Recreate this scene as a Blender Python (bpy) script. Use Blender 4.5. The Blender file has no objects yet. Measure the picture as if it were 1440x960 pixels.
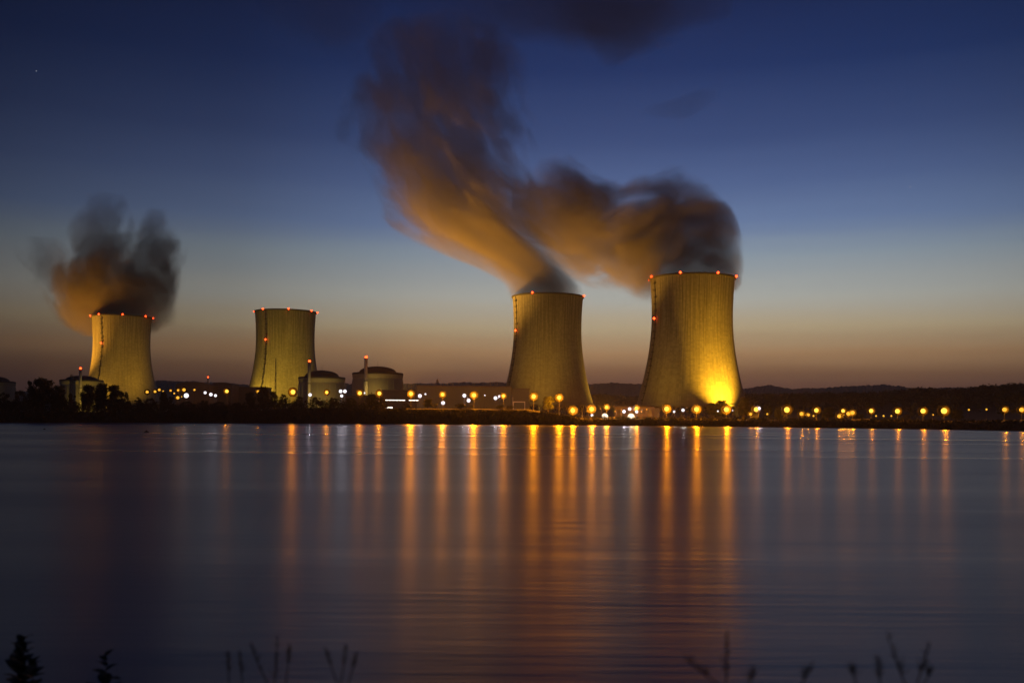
import bpy, math, random
from mathutils import Vector, Matrix, Euler
random.seed(7)
R = math.radians
scene = bpy.context.scene
col = scene.collection

# ------------------------------------------------------------------ camera
H = 5.0            # eye height above the lake
F = 1400.0         # focal length in pixels of a 1440 px wide frame (35 mm on 36 mm)
HZ = 588.0         # horizon row at the optical axis
ROLL = R(0.45)
cd = bpy.data.cameras.new('camera')
cam = bpy.data.objects.new('camera', cd)
col.objects.link(cam)
cd.sensor_width = 36.0
cd.lens = 35.0
cd.shift_y = (HZ - 480.0) / 1440.0
cd.clip_start = 0.1
cd.clip_end = 60000
cam.matrix_world = Matrix.Translation((0, 0, H)) @ (Euler((R(90), 0, 0)).to_matrix() @ Matrix.Rotation(ROLL, 3, 'Z')).to_4x4()
cd.dof.use_dof = True
cd.dof.focus_distance = 1100
cd.dof.aperture_fstop = 1.2
scene.camera = cam

def at(px, py, d):
    """point of the place seen at a photo pixel, d metres in front of the camera"""
    u, v = px - 720.0, HZ - py
    c, s = math.cos(ROLL), math.sin(ROLL)
    return Vector(((u * c - v * s) * d / F, d, H + (u * s + v * c) * d / F))

# ------------------------------------------------------------------ node helpers
def srgb(r, g, b):
    f = lambda c: (c / 255 / 12.92) if c / 255 <= 0.04045 else ((c / 255 + 0.055) / 1.055) ** 2.4
    return (f(r), f(g), f(b))

class NT:
    def __init__(self, nt):
        self.nt = nt
        nt.nodes.clear()
    def n(self, t, **kw):
        x = self.nt.nodes.new(t)
        for k, v in kw.items():
            setattr(x, k, v)
        return x
    def put(self, sock, v):
        if isinstance(v, bpy.types.NodeSocket):
            self.nt.links.new(v, sock)
        else:
            try:
                sock.default_value = v
            except Exception:
                sock.default_value = tuple(v) + (1.0,)
    def math(self, op, a, b=0.0, c=0.0, clamp=False):
        m = self.n('ShaderNodeMath', operation=op, use_clamp=clamp)
        self.put(m.inputs[0], a); self.put(m.inputs[1], b)
        if op in ('MULTIPLY_ADD', 'COMPARE', 'SMOOTH_MIN', 'SMOOTH_MAX'):
            self.put(m.inputs[2], c)
        return m.outputs[0]
    def rng(self, v, a, b, c=0.0, d=1.0, mode='LINEAR'):
        m = self.n('ShaderNodeMapRange', interpolation_type=mode)
        m.clamp = True
        for i, x in enumerate((v, a, b, c, d)):
            self.put(m.inputs[i], x)
        return m.outputs[0]
    def sep(self, v):
        s = self.n('ShaderNodeSeparateXYZ'); self.put(s.inputs[0], v)
        return s.outputs
    def comb(self, x, y, z):
        s = self.n('ShaderNodeCombineXYZ')
        for i, q in enumerate((x, y, z)):
            self.put(s.inputs[i], q)
        return s.outputs[0]
    def obj(self):
        return self.n('ShaderNodeTexCoord').outputs['Object']
    def mapping(self, v, scale=(1, 1, 1), loc=(0, 0, 0)):
        m = self.n('ShaderNodeMapping')
        self.put(m.inputs[0], v); m.inputs['Scale'].default_value = scale; m.inputs['Location'].default_value = loc
        return m.outputs[0]
    def noise(self, v, scale=1.0, detail=4.0, rough=0.5, dist=0.0):
        x = self.n('ShaderNodeTexNoise')
        self.put(x.inputs['Vector'], v); x.inputs['Scale'].default_value = scale
        x.inputs['Detail'].default_value = detail; x.inputs['Roughness'].default_value = rough
        x.inputs['Distortion'].default_value = dist
        return x.outputs['Fac']
    def ramp(self, f, stops, mode='LINEAR'):
        r = self.n('ShaderNodeValToRGB')
        self.put(r.inputs[0], f)
        e = r.color_ramp.elements
        r.color_ramp.interpolation = mode
        while len(e) > 1:
            e.remove(e[-1])
        e[0].position = stops[0][0]; e[0].color = tuple(stops[0][1]) + (1,)
        for p, c in stops[1:]:
            x = e.new(p); x.color = tuple(c) + (1,)
        return r.outputs[0]
    def mix(self, f, a, b, blend='MIX'):
        m = self.n('ShaderNodeMix', data_type='RGBA', blend_type=blend)
        self.put(m.inputs[0], f); self.put(m.inputs[6], a); self.put(m.inputs[7], b)
        return m.outputs[2]
    def curve(self, f, pts):
        c = self.n('ShaderNodeFloatCurve')
        self.put(c.inputs['Value'], f)
        cu = c.mapping.curves[0]
        while len(cu.points) > 2:
            cu.points.remove(cu.points[1])
        cu.points[0].location = pts[0]; cu.points[1].location = pts[-1]
        for p in pts[1:-1]:
            cu.points.new(p[0], p[1])
        for p in cu.points:
            p.handle_type = 'VECTOR'
        c.mapping.update()
        return c.outputs[0]

# ------------------------------------------------------------------ world: dusk sky after sunset
world = bpy.data.worlds.new('World')
scene.world = world
world.use_nodes = True
w = NT(world.node_tree)
SUN_AZ = R(9)      # the afterglow stands a little right of the view axis
inc = w.n('ShaderNodeTexCoord').outputs['Generated']
sx, sy, sz = w.sep(inc)[0:3]
hl = w.math('SQRT', w.math('ADD', w.math('MULTIPLY', sx, sx), w.math('MULTIPLY', sy, sy)))
hl = w.math('MAXIMUM', hl, 1e-4)
dot = w.math('DIVIDE', w.math('ADD', w.math('MULTIPLY', sx, math.sin(SUN_AZ)), w.math('MULTIPLY', sy, math.cos(SUN_AZ))), hl)
band = w.noise(w.mapping(inc, (3.0, 3.0, 60.0)), 1.0, 3.0, 0.55)
elev = w.math('ADD', sz, w.math('MULTIPLY', w.math('SUBTRACT', band, 0.5), 0.012))
SKY = [(0.0, srgb(78, 52, 52)), (0.034, srgb(98, 68, 54)), (0.046, srgb(121, 88, 63)), (0.066, srgb(166, 130, 92)),
       (0.090, srgb(181, 163, 130)), (0.119, srgb(168, 169, 161)), (0.159, srgb(132, 146, 158)), (0.190, srgb(96, 116, 152)),
       (0.230, srgb(72, 91, 132)), (0.270, srgb(51, 69, 111)), (0.330, srgb(27, 46, 89)), (0.390, srgb(17, 32, 70)),
       (0.55, srgb(11, 21, 52)), (1.0, srgb(7, 13, 36))]
skyc = w.ramp(elev, SKY)
az = w.ramp(w.math('MULTIPLY_ADD', dot, 0.5, 0.5), [(0.0, (.16, .16, .17)), (0.5, (.22, .22, .24)), (0.80, (.23, .23, .24)), (0.90, (.29, .28, .28)),
                                                    (0.955, (.53, .52, .51)), (0.985, (.86, .86, .86)), (1.0, (1.0, 1.0, 1.0))])
skyc = w.mix(1.0, skyc, az, 'MULTIPLY')
nish = w.n('ShaderNodeTexSky')
nish.sky_type = 'NISHITA'
nish.sun_disc = False
nish.sun_elevation = R(-5)
nish.sun_rotation = SUN_AZ
bg1 = w.n('ShaderNodeBackground'); w.put(bg1.inputs[0], skyc); bg1.inputs[1].default_value = 1.3
bg2 = w.n('ShaderNodeBackground'); w.put(bg2.inputs[0], nish.outputs[0]); bg2.inputs[1].default_value = 0.05
add = w.n('ShaderNodeAddShader')
w.put(add.inputs[0], bg1.outputs[0]); w.put(add.inputs[1], bg2.outputs[0])
wo = w.n('ShaderNodeOutputWorld'); w.put(wo.inputs[0], add.outputs[0])

# ------------------------------------------------------------------ exposure and render settings
vs = scene.view_settings
vs.view_transform = 'Standard'; vs.look = 'None'; vs.exposure = 0.0; vs.gamma = 1.0; vs.use_curve_mapping = False
cy = scene.cycles
cy.use_denoising = True
cy.max_bounces = 4; cy.diffuse_bounces = 2; cy.glossy_bounces = 2; cy.transmission_bounces = 2
cy.volume_bounces = 0; cy.transparent_max_bounces = 8
cy.volume_step_rate = 0.35; cy.volume_max_steps = 128
cy.sample_clamp_indirect = 4.0
cy.use_light_tree = True
cy.light_sampling_threshold = 0.0

# ------------------------------------------------------------------ materials
def mat(name):
    m = bpy.data.materials.new(name); m.use_nodes = True
    return m, NT(m.node_tree)

def principled(t, color, rough=0.7, normal=None, **kw):
    b = t.n('ShaderNodeBsdfPrincipled')
    t.put(b.inputs['Base Color'], color); t.put(b.inputs['Roughness'], rough)
    if normal is not None:
        t.put(b.inputs['Normal'], normal)
    for k, v in kw.items():
        t.put(b.inputs[k], v)
    o = t.n('ShaderNodeOutputMaterial'); t.put(o.inputs[0], b.outputs[0])
    return b

def bump(t, h, strength=0.3, dist=1.0):
    b = t.n('ShaderNodeBump'); b.inputs['Strength'].default_value = strength; b.inputs['Distance'].default_value = dist
    t.put(b.inputs['Height'], h)
    return b.outputs[0]

M = {}
def plain(name, c, rough=0.7, var=0.25, scale=0.4, **kw):
    m, t = mat(name)
    n = t.noise(t.obj(), scale, 4, 0.6)
    c0 = tuple(x * (1 - var) for x in c); c1 = tuple(min(1, x * (1 + var)) for x in c)
    principled(t, t.mix(n, c0, c1), rough, **kw)
    M[name] = m
    return m

def emit(name, c, s):
    m, t = mat(name)
    e = t.n('ShaderNodeEmission'); t.put(e.inputs[0], c); e.inputs[1].default_value = s
    if s < 20: m.cycles.emission_sampling = 'NONE'      # too weak to light anything but themselves
    o = t.n('ShaderNodeOutputMaterial'); t.put(o.inputs[0], e.outputs[0])
    M[name] = m
    return m

plain('metal_dark', (.04, .04, .045), 0.5)
plain('mast_grey', (.03, .03, .03), 0.5)
plain('concrete', (.34, .32, .29), 0.85, .12, .15)
plain('stack_paint', (.55, .53, .50), 0.7, .1, .3)
plain('dome_roof', (.07, .065, .065), 0.8, .2, .1)
plain('cladding', (.11, .125, .105), 0.6, .08, .06)
plain('cladding_brown', (.12, .10, .085), 0.7, .1, .06)
plain('roofing', (.09, .085, .08), 0.8)
plain('white_paint', (.75, .75, .73), 0.6, .05)
plain('bark', (.06, .045, .035), 0.9)
plain('leaf', (.030, .042, .018), 0.8, .4, .3)
plain('leaf_weed', (.035, .05, .02), 0.7, .4, 9.)
plain('stalk', (.16, .14, .09), 0.8, .3, 12.)
plain('buoy_paint', (.05, .045, .04), 0.6)
plain('stone_far', (.2, .18, .17), 0.9)
emit('lamp_orange', (1.0, .54, .06), 2.2)
emit('lamp_amber', (1.0, .46, .04), 1.4)
emit('lamp_white', (1.0, .93, 1.0), 1.5)
emit('lamp_warmwhite', (1.0, .82, .55), 1.8)
plain('halo_dish', (.007, .007, .007), 0.9, .1)
emit('lamp_red', (1.0, .05, .008), 10.0)
emit('tube_white', (1.0, .92, .78), 3.0)

# tower concrete: formwork panels, run-off streaks, weathered upper half
m, t = mat('shell_concrete')
o_ = t.obj(); X, Y, Z = t.sep(o_)[0:3]
ang = t.math('ARCTAN2', Y, X)
pan = t.n('ShaderNodeTexWhiteNoise', noise_dimensions='2D')
t.put(pan.inputs['Vector'], t.comb(t.math('FLOOR', t.math('MULTIPLY', ang, 19.1)), t.math('FLOOR', t.math('MULTIPLY', Z, 0.42)), 0.0))
streak = t.noise(t.comb(t.math('MULTIPLY', ang, 30.0), t.math('MULTIPLY', Z, 0.012), 0.0), 1.0, 5, 0.62)
blot = t.noise(o_, 0.03, 4, 0.55)
topw = t.rng(Z, 60.0, 160.0)
st = t.rng(t.math('ADD', streak, t.math('MULTIPLY', topw, 0.10)), 0.48, 0.72)
c = t.mix(pan.outputs[0], (.285, .27, .24), (.385, .365, .325))
c = t.mix(t.math('MULTIPLY', st, t.math('MULTIPLY_ADD', topw, 0.45, 0.5)), c, (.10, .09, .075))
c = t.mix(t.rng(blot, .35, .75, 0.0, .35), c, (.22, .20, .17))
lift = t.math('FRACT', t.math('MULTIPLY', Z, 0.42))
hgt = t.math('ADD', t.math('MULTIPLY', t.rng(lift, 0.0, 0.12), 0.06), t.math('MULTIPLY', blot, 0.2))
principled(t, c, 0.88, bump(t, hgt, 0.6, 1.0))
M['shell'] = m

# reactor wall: concrete with band courses
m, t = mat('reactor_concrete')
o_ = t.obj(); X, Y, Z = t.sep(o_)[0:3]
n1 = t.noise(t.mapping(o_, (.3, .3, .05)), 1.0, 4, .6)
principled(t, t.mix(n1, (.30, .29, .24), (.44, .42, .35)), 0.85)
M['reactor'] = m

# ground
m, t = mat('ground_earth')
o_ = t.obj()
n1 = t.noise(o_, 0.02, 5, 0.6); n2 = t.noise(o_, 0.9, 4, 0.7)
c = t.mix(n1, (.035, .038, .018), (.075, .062, .035))
c = t.mix(t.rng(n2, .4, .7), c, (.05, .045, .03))
principled(t, c, 0.95, bump(t, n2, 0.6, 0.4))
M['ground'] = m
# forested hills
m, t = mat('hill_forest')
o_ = t.obj()
n1 = t.noise(o_, 0.03, 5, 0.7)
principled(t, t.mix(n1, (.02, .028, .014), (.06, .065, .035)), 0.95, bump(t, n1, 1.0, 12))
M['hill'] = m
# water: long, low ripples, calm slicks running across the lake
m, t = mat('lake_water')
o_ = t.obj(); X, Y, Z = t.sep(o_)[0:3]
rip1 = t.noise(t.mapping(o_, (.22, 1.7, 1)), 1.0, 3, .6)
rip2 = t.noise(t.mapping(o_, (.03, .22, 1)), 1.0, 3, .6)
slick = t.noise(t.comb(t.math('MULTIPLY', X, .0016), t.math('ADD', t.math('MULTIPLY', Y, .028), t.math('MULTIPLY', X, .0006)), 0.0), 1.0, 4, .62)
patch = t.noise(t.mapping(o_, (.004, .03, 1)), 1.0, 4, .6)
rough = t.math('ADD', t.rng(slick, .575, .65, .305, .16, 'SMOOTHSTEP'), t.math('MULTIPLY', t.math('SUBTRACT', patch, .5), .20))
h = t.math('ADD', t.math('MULTIPLY', rip1, .02), t.math('MULTIPLY', rip2, .10))
principled(t, (.065, .13, .255), rough, bump(t, h, 0.33, 1.0), **{'IOR': 1.333, 'Anisotropic': .26, 'Tangent': t.comb(0.0, 1.0, 0.0)})
M['water'] = m

# ------------------------------------------------------------------ mesh helpers
class MB:
    def __init__(self):
        self.v, self.f = [], []
    def add(self, vs, fs):
        k = len(self.v)
        self.v += [tuple(p) for p in vs]
        self.f += [tuple(i + k for i in q) for q in fs]
    def box(self, x0, x1, y0, y1, z0, z1):
        self.add([(x0, y0, z0), (x1, y0, z0), (x1, y1, z0), (x0, y1, z0), (x0, y0, z1), (x1, y0, z1), (x1, y1, z1), (x0, y1, z1)],
                 [(0, 3, 2, 1), (4, 5, 6, 7), (0, 1, 5, 4), (1, 2, 6, 5), (2, 3, 7, 6), (3, 0, 4, 7)])
    def tube(self, p, q, r0, r1=None, n=8, cap=True):
        r1 = r0 if r1 is None else r1
        p, q = Vector(p), Vector(q)
        d = (q - p).normalized()
        a = d.orthogonal().normalized(); b = d.cross(a)
        vs = [p + (a * math.cos(2 * math.pi * i / n) + b * math.sin(2 * math.pi * i / n)) * r0 for i in range(n)]
        vs += [q + (a * math.cos(2 * math.pi * i / n) + b * math.sin(2 * math.pi * i / n)) * r1 for i in range(n)]
        fs = [(i, (i + 1) % n, n + (i + 1) % n, n + i) for i in range(n)]
        if cap:
            fs += [tuple(range(n - 1, -1, -1)), tuple(range(n, 2 * n))]
        self.add(vs, fs)
    def path(self, pts, rs, n=6):
        for i in range(len(pts) - 1):
            self.tube(pts[i], pts[i + 1], rs[i], rs[i + 1], n)
    def lathe(self, prof, n=48, c=(0, 0, 0), closed=False):
        vs, fs = [], []
        for (r, z) in prof:
            for i in range(n):
                a = 2 * math.pi * i / n
                vs.append((c[0] + r * math.cos(a), c[1] + r * math.sin(a), c[2] + z))
        m_ = len(prof)
        for j in range(m_ if closed else m_ - 1):
            k = (j + 1) % m_
            for i in range(n):
                i2 = (i + 1) % n
                fs.append((j * n + i, j * n + i2, k * n + i2, k * n + i))
        self.add(vs, fs)
    def ball(self, c, r, n=10, m_=6, sz=1.0):
        prof = [(max(1e-3, r * math.sin(math.pi * j / m_)), -r * sz * math.cos(math.pi * j / m_)) for j in range(m_ + 1)]
        self.lathe(prof, n, c)
    def mesh(self, name, material, smooth=False):
        me = bpy.data.meshes.new(name)
        me.from_pydata(self.v, [], self.f)
        me.materials.append(M[material] if isinstance(material, str) else material)
        if smooth:
            me.polygons.foreach_set('use_smooth', [True] * len(me.polygons))
        me.update()
        return me
    def build(self, name, material, parent=None, smooth=False, loc=(0, 0, 0)):
        return inst(name, self.mesh(name, material, smooth), parent, loc)

def inst(name, me, parent=None, loc=(0, 0, 0), rz=0.0, sc=None):
    o = bpy.data.objects.new(name, me)
    col.objects.link(o)
    o.location = loc; o.rotation_euler = (0, 0, rz)
    if sc is not None:
        o.scale = sc if hasattr(sc, '__len__') else (sc, sc, sc)
    if parent is not None:
        o.parent = parent
    return o

def tag(o, label=None, cat=None, group=None, kind=None):
    if label: o['label'] = label
    if cat: o['category'] = cat
    if group: o['group'] = group
    if kind: o['kind'] = kind
    return o

def thing(name, label, cat, loc=(0, 0, 0), rz=0.0, group=None):
    o = bpy.data.objects.new(name, None)
    col.objects.link(o)
    o.location = loc; o.rotation_euler = (0, 0, rz)
    o.empty_display_size = 1
    return tag(o, label, cat, group)

def lerp_table(tab, x):
    if x <= tab[0][0]: return tab[0][1]
    for (a, va), (b, vb) in zip(tab, tab[1:]):
        if x <= b:
            return va + (vb - va) * (x - a) / (b - a)
    return tab[-1][1]

def sstep(a, b, x):
    t = min(1, max(0, (x - a) / (b - a)))
    return t * t * (3 - 2 * t)

# ------------------------------------------------------------------ terrain
SHORE = [(-700, 520), (-300, 560), (0, 598), (230, 680), (450, 725), (680, 753), (880, 761), (1040, 737), (1240, 667), (1440, 569), (1800, 470), (2400, 380)]
PLAT = [(-700, 6), (150, 7), (300, 9), (450, 12), (742, 12.3), (815, 5.6), (1100, 5.4), (1440, 5.0), (2400, 5)]
EMB = [(0, 30), (600, 34), (740, 34), (820, 22), (2400, 22)]
RIDGE = [(700, 570), (830, 553), (900, 557), (1045, 554), (1100, 553), (1240, 551), (1292, 545), (1335, 547), (1380, 543), (1440, 539), (1600, 536), (2400, 540)]
RDEP = [(700, 2000), (830, 2000), (1045, 1700), (1440, 1300), (2400, 1250)]
def hz_row(px):
    return HZ + (px - 720) * math.tan(ROLL)
def wob(x, s=1.0):
    return math.sin(x * 0.013 * s + 1.3) * .5 + math.sin(x * 0.031 * s + .4) * .3 + math.sin(x * .071 * s) * .2
def shore_y(px):
    return lerp_table(SHORE, px) + 3.0 * wob(px, 1.5) + 1.2 * wob(px * 4.1, 1.0)
def ground_z(x, y):
    px = 720 + F * x / max(y, 1.0)
    t_ = y - shore_y(px)
    if t_ < 0:
        return max(-4.0, t_ * .12)
    P = lerp_table(PLAT, px)
    P = P + (9 - P) * sstep(1000, 1300, y) * (1 if px < 900 else .3)
    z = P * sstep(-4, lerp_table(EMB, px), t_) + .15 * wob(x * 3 + y * 2) * sstep(0, 30, t_)
    if t_ > 40:
        yr = lerp_table(RDEP, px)
        top = H + (hz_row(px) - lerp_table(RIDGE, px)) * yr / F - 13.0
        g = math.exp(-((y - yr) / (340 if y < yr else 600)) ** 2)
        z += max(0, top - P) * g * sstep(690, 800, px)
    if y > 2200:
        z += 12 * sstep(2200, 5000, y)
    return z
mb = MB()
PXS = [x for x in range(-900, 0, 40)] + [x for x in range(0, 1440, 6)] + [x for x in range(1440, 2500, 40)]
TS = [-40, -15, -5, -1, 2, 4, 7, 10, 13, 16, 20, 24, 28, 33, 40, 50, 65, 85, 110, 140, 175, 215, 260, 310, 370, 440, 520, 610, 700, 800, 900, 1000, 1120, 1250, 1400, 1650, 2000, 2600, 3400, 4500, 6500, 9500, 14000]
for px in PXS:
    for t_ in TS:
        y = shore_y(px) + t_
        x = (px - 720) / F * y
        mb.v.append((x, y, ground_z(x, y)))
nT = len(TS)
for i in range(len(PXS) - 1):
    for j in range(nT - 1):
        a = i * nT + j
        mb.f.append((a, a + nT, a + nT + 1, a + 1))
tag(mb.build('ground', 'ground', smooth=True), 'dark lakeside ground rising behind the far shore', 'ground', kind='structure')

mb = MB()
mb.add([(-14000, -400, 0), (14000, -400, 0), (14000, 15000, 0), (-14000, 15000, 0)], [(0, 1, 2, 3)])
tag(mb.build('water', 'water'), 'smooth dusk lake mirroring orange lamp streaks', 'lake', kind='structure')

# near bank the photographer stands on
mb = MB()
bxs = [-60 + i * 2 for i in range(61)]
bys = [-40, -15, -4, 0, 2, 3, 4, 5, 6, 7, 8, 9, 10, 11, 12, 13, 14, 16]
def bank_z(x, y):
    return 3.3 - 4.0 * sstep(1.5, 15.5, y) + .06 * math.sin(x * 1.7 + y) + .05 * math.sin(y * 2.3 - x)
for x in bxs:
    for y in bys:
        mb.v.append((x, y, bank_z(x, y)))
for i in range(len(bxs) - 1):
    for j in range(len(bys) - 1):
        a = i * len(bys) + j
        mb.f.append((a, a + len(bys), a + len(bys) + 1, a + 1))
tag(mb.build('bank', 'ground', smooth=True), 'grassy near bank sloping to the lake', 'bank', kind='structure')

# far wooded hills
HILL = [(-900, 552), (-300, 549), (0, 550), (110, 549), (190, 538), (230, 534.5), (258, 536), (292, 537.5), (312, 538), (345, 541), (480, 539.5), (600, 539), (640, 538),
        (700, 537.5), (722, 539), (826, 539.5), (862, 538.3), (890, 539), (1000, 545), (1043, 547), (1060, 544), (1080, 541.5), (1095, 543), (1115, 547), (1135, 546),
        (1175, 544), (1200, 542.5), (1240, 541), (1265, 542.5), (1285, 546), (1330, 545), (1440, 546), (1700, 547), (2500, 552)]
mb = MB()
hp = [x for x in range(-900, 0, 20)] + [x * 1.5 for x in range(0, 961)] + [x for x in range(1460, 2500, 20)]
prof = [(-1500, 0.0), (-1100, .25), (-800, .45), (-500, .66), (-300, .8), (-150, .91), (0, 1.0), (250, .93), (900, .5), (1800, 0)]
rj = random.Random(3)
for px in hp:
    d0 = 4600 + 350 * wob(px, .6)
    top = (hz_row(px) - lerp_table(HILL, px)) * d0 / F + 2.0 * wob(px * 9)
    for (dd, k) in prof:
        y = d0 + dd
        mb.v.append(((px - 720) / F * y, y, H + top * k + (rj.uniform(-2.5, 3.5) if 0 < k else -25)))
for i in range(len(hp) - 1):
    for j in range(len(prof) - 1):
        a = i * len(prof) + j
        mb.f.append((a, a + len(prof), a + len(prof) + 1, a + 1))
tag(mb.build('hills', 'hill'), 'distant wooded hills along the horizon', 'hills', kind='structure')

# ------------------------------------------------------------------ cooling towers
TH = 165.0
def tower_r(z):
    zt = 120.7
    return 47.0 * math.sqrt(1 + ((z - zt) / (112.0 if z < zt else 147.0)) ** 2)
Z0 = 15.5
NS = 256
mb = MB()
zs = [Z0 + (TH - Z0) * (i / 44.0) for i in range(45)]
outer = []
for z in zs:
    r = tower_r(z)
    for i in range(NS):
        a = 2 * math.pi * i / NS
        rr = r + (0.045 if i % 4 == 0 else 0.0)
        mb.v.append((rr * math.cos(a), rr * math.sin(a), z))
for j in range(44):
    for i in range(NS):
        i2 = (i + 1) % NS
        mb.f.append((j * NS + i, j * NS + i2, (j + 1) * NS + i2, (j + 1) * NS + i))
k = len(mb.v)
for z in (zs[-1], zs[-1] - 12, 130, 90, 50, Z0):
    r = tower_r(z) - 0.9
    for i in range(NS):
        a = 2 * math.pi * i / NS
        mb.v.append((r * math.cos(a), r * math.sin(a), z))
for j in range(5):
    for i in range(NS):
        i2 = (i + 1) % NS
        mb.f.append((k + j * NS + i, k + j * NS + i2, k + (j + 1) * NS + i2, k + (j + 1) * NS + i))
for i in range(NS):
    i2 = (i + 1) % NS
    mb.f.append((44 * NS + i, 44 * NS + i2, k + i2, k + i))
    mb.f.append((i2, i, k + 5 * NS + i, k + 5 * NS + i2))
shell_me = mb.mesh('shell', 'shell')
mb = MB()
rt = tower_r(TH)
mb.lathe([(rt - 1.4, TH - 1.2), (rt + .9, TH - 1.2), (rt + 1.3, TH - .9), (rt + 1.3, TH + 1.0), (rt + .9, TH + 1.2), (rt - 1.4, TH + 1.2)], 128, closed=True)
rim_me = mb.mesh('rim', 'dome_roof')
mb = MB()
rl = tower_r(Z0)
mb.lathe([(rl - 1.4, Z0 - .6), (rl + .9, Z0 - .6), (rl + .9, Z0 + 1.6), (rl - .2, Z0 + 1.6)], 128)
lintel_me = mb.mesh('lintel', 'concrete')
mb = MB()
mb.lathe([(rl + 5, -3), (rl + 5, 2.2), (rl + 4.2, 2.2), (rl + 4.2, 1.2), (0.1, 1.2)], 96)
basin_me = mb.mesh('basin', 'concrete')
mb = MB()
for s_ in (-1, 1):
    mb.tube((rl + 2.6, s_ * 3.9, 1.0), (rl - .3, -s_ * 3.9, Z0 - .3), .55, .5, 8)
column_me = mb.mesh('column', 'concrete')
mb = MB()
mb.ball((0, 0, 0), 1.35, 10, 6)
red_me = mb.mesh('warning_light', 'lamp_red', True)
mb = MB(); mb.box(-1.5, 1.5, -.9, .9, -.12, .12); mb.box(-1.5, 1.5, -.9, -.8, .12, 1.2); mb.box(-1.5, 1.5, .8, .9, .12, 1.2)
landing_me = mb.mesh('landing', 'metal_dark')

def cooling_tower(px, d, base, ladder_deg, red_degs, label):
    p = at(px, HZ, d)
    T = thing('cooling_tower', label, 'cooling tower', (p.x, d, base), 0, 'cooling towers')
    face = math.atan2(-d, -p.x)          # azimuth towards the lake
    inst('shell', shell_me, T); inst('rim', rim_me, T); inst('lintel', lintel_me, T); inst('basin', basin_me, T)
    for i in range(40):
        inst('column', column_me, T, rz=2 * math.pi * i / 40)
    for dg in red_degs:
        a = face + R(dg)
        inst('warning_light', red_me, T, ((rt + 2.2) * math.cos(a), (rt + 2.2) * math.sin(a), TH + 1.0))
    a = face + R(ladder_deg)
    mb = MB()
    ca, sa = math.cos(a), math.sin(a)
    tx, ty = -sa, ca
    zl = [Z0 + i * (TH - Z0) / 40 for i in range(41)]
    for s_ in (-.5, .5):
        for i in range(40):
            r0, r1 = tower_r(zl[i]) + .6, tower_r(zl[i + 1]) + .6
            mb.tube((r0 * ca + tx * s_, r0 * sa + ty * s_, zl[i]), (r1 * ca + tx * s_, r1 * sa + ty * s_, zl[i + 1]), .2, .2, 5)
    z = Z0 + 1
    while z < TH:
        r0 = tower_r(z) + .6
        mb.tube((r0 * ca + tx * .5, r0 * sa + ty * .5, z), (r0 * ca - tx * .5, r0 * sa - ty * .5, z), .12, .12, 4)
        z += 1.5
    L = mb.build('ladder', 'metal_dark', T)
    nl = 18
    for i in range(nl):
        z = Z0 + 6 + (TH - Z0 - 6) * i / nl
        r0 = tower_r(z) + 1.1
        off = .55 if i % 2 else -.55
        inst('landing', landing_me, L, (r0 * ca + tx * off, r0 * sa + ty * off, z), a + math.pi / 2)
    zr = 117.0
    inst('warning_light', red_me, T, ((tower_r(zr) + 2.4) * ca, (tower_r(zr) + 2.4) * sa, zr))
    return T, p.x, face

D1, D2, D3, D4 = 1740, 1637, 1386, 1171
T1 = cooling_tower(170.5, D1, 10.5, -42, (-88, -46, 1, 48, 84, 130, -135), 'smallest looking steaming cooling tower, far away behind the round shore trees')
T2 = cooling_tower(400.5, D2, 11.0, -39, (-100, -44, 5, 53, 86, 140, -150), 'cooling tower without any steam, beside the pair of domed reactors')
T3 = cooling_tower(769, D3, 8.5, -63, (-24, 76, 120, -140, -170), 'dim brown cooling tower behind the long grey hall, plume leaning away')
T4 = cooling_tower(972, D4, 5.2, -61, (-66, -15, 34, 78, 130, -150, -100), 'largest nearest cooling tower with a bright yellow floodlit patch')

# ------------------------------------------------------------------ floodlights (at the lit tower patches, plus added fill lights)
def floodlight(loc, target, watts, color, spread, label, blend=1.0, radius=1.0):
    L = thing('floodlight', label, 'floodlight', loc, 0, 'floodlights on the ground among the towers')
    mb = MB(); mb.box(-.9, .9, -.7, .7, -.2, .3); mb.tube((0, -.5, .3), (0, -.5, 1.6), .14, .14, 6); mb.tube((-.8, -.5, 1.6), (.8, -.5, 1.6), .12, .12, 6)
    mb.build('mount', 'metal_dark', L)
    mb = MB(); mb.lathe([(.1, -.55), (.45, -.5), (.62, -.1), (.66, .02), (.6, .02), (.55, -.08), (.1, -.45)], 12)
    h = mb.build('lamp_housing', 'metal_dark', L, loc=(0, 0, 2.0))
    ld = bpy.data.lights.new('floodlight_beam', 'SPOT')
    ld.energy = watts; ld.color = color; ld.spot_size = R(spread); ld.spot_blend = blend; ld.shadow_soft_size = radius
    lo = bpy.data.objects.new('floodlight_beam', ld); col.objects.link(lo)
    lo.parent = L; lo.location = (0, 0, 2.3)
    d = Vector(target) - (Vector(loc) + Vector((0, 0, 2.3)))
    q = d.to_track_quat('-Z', 'Y')
    lo.rotation_euler = q.to_euler()
    h.rotation_euler = d.to_track_quat('Z', 'Y').to_euler()
    return L

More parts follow.
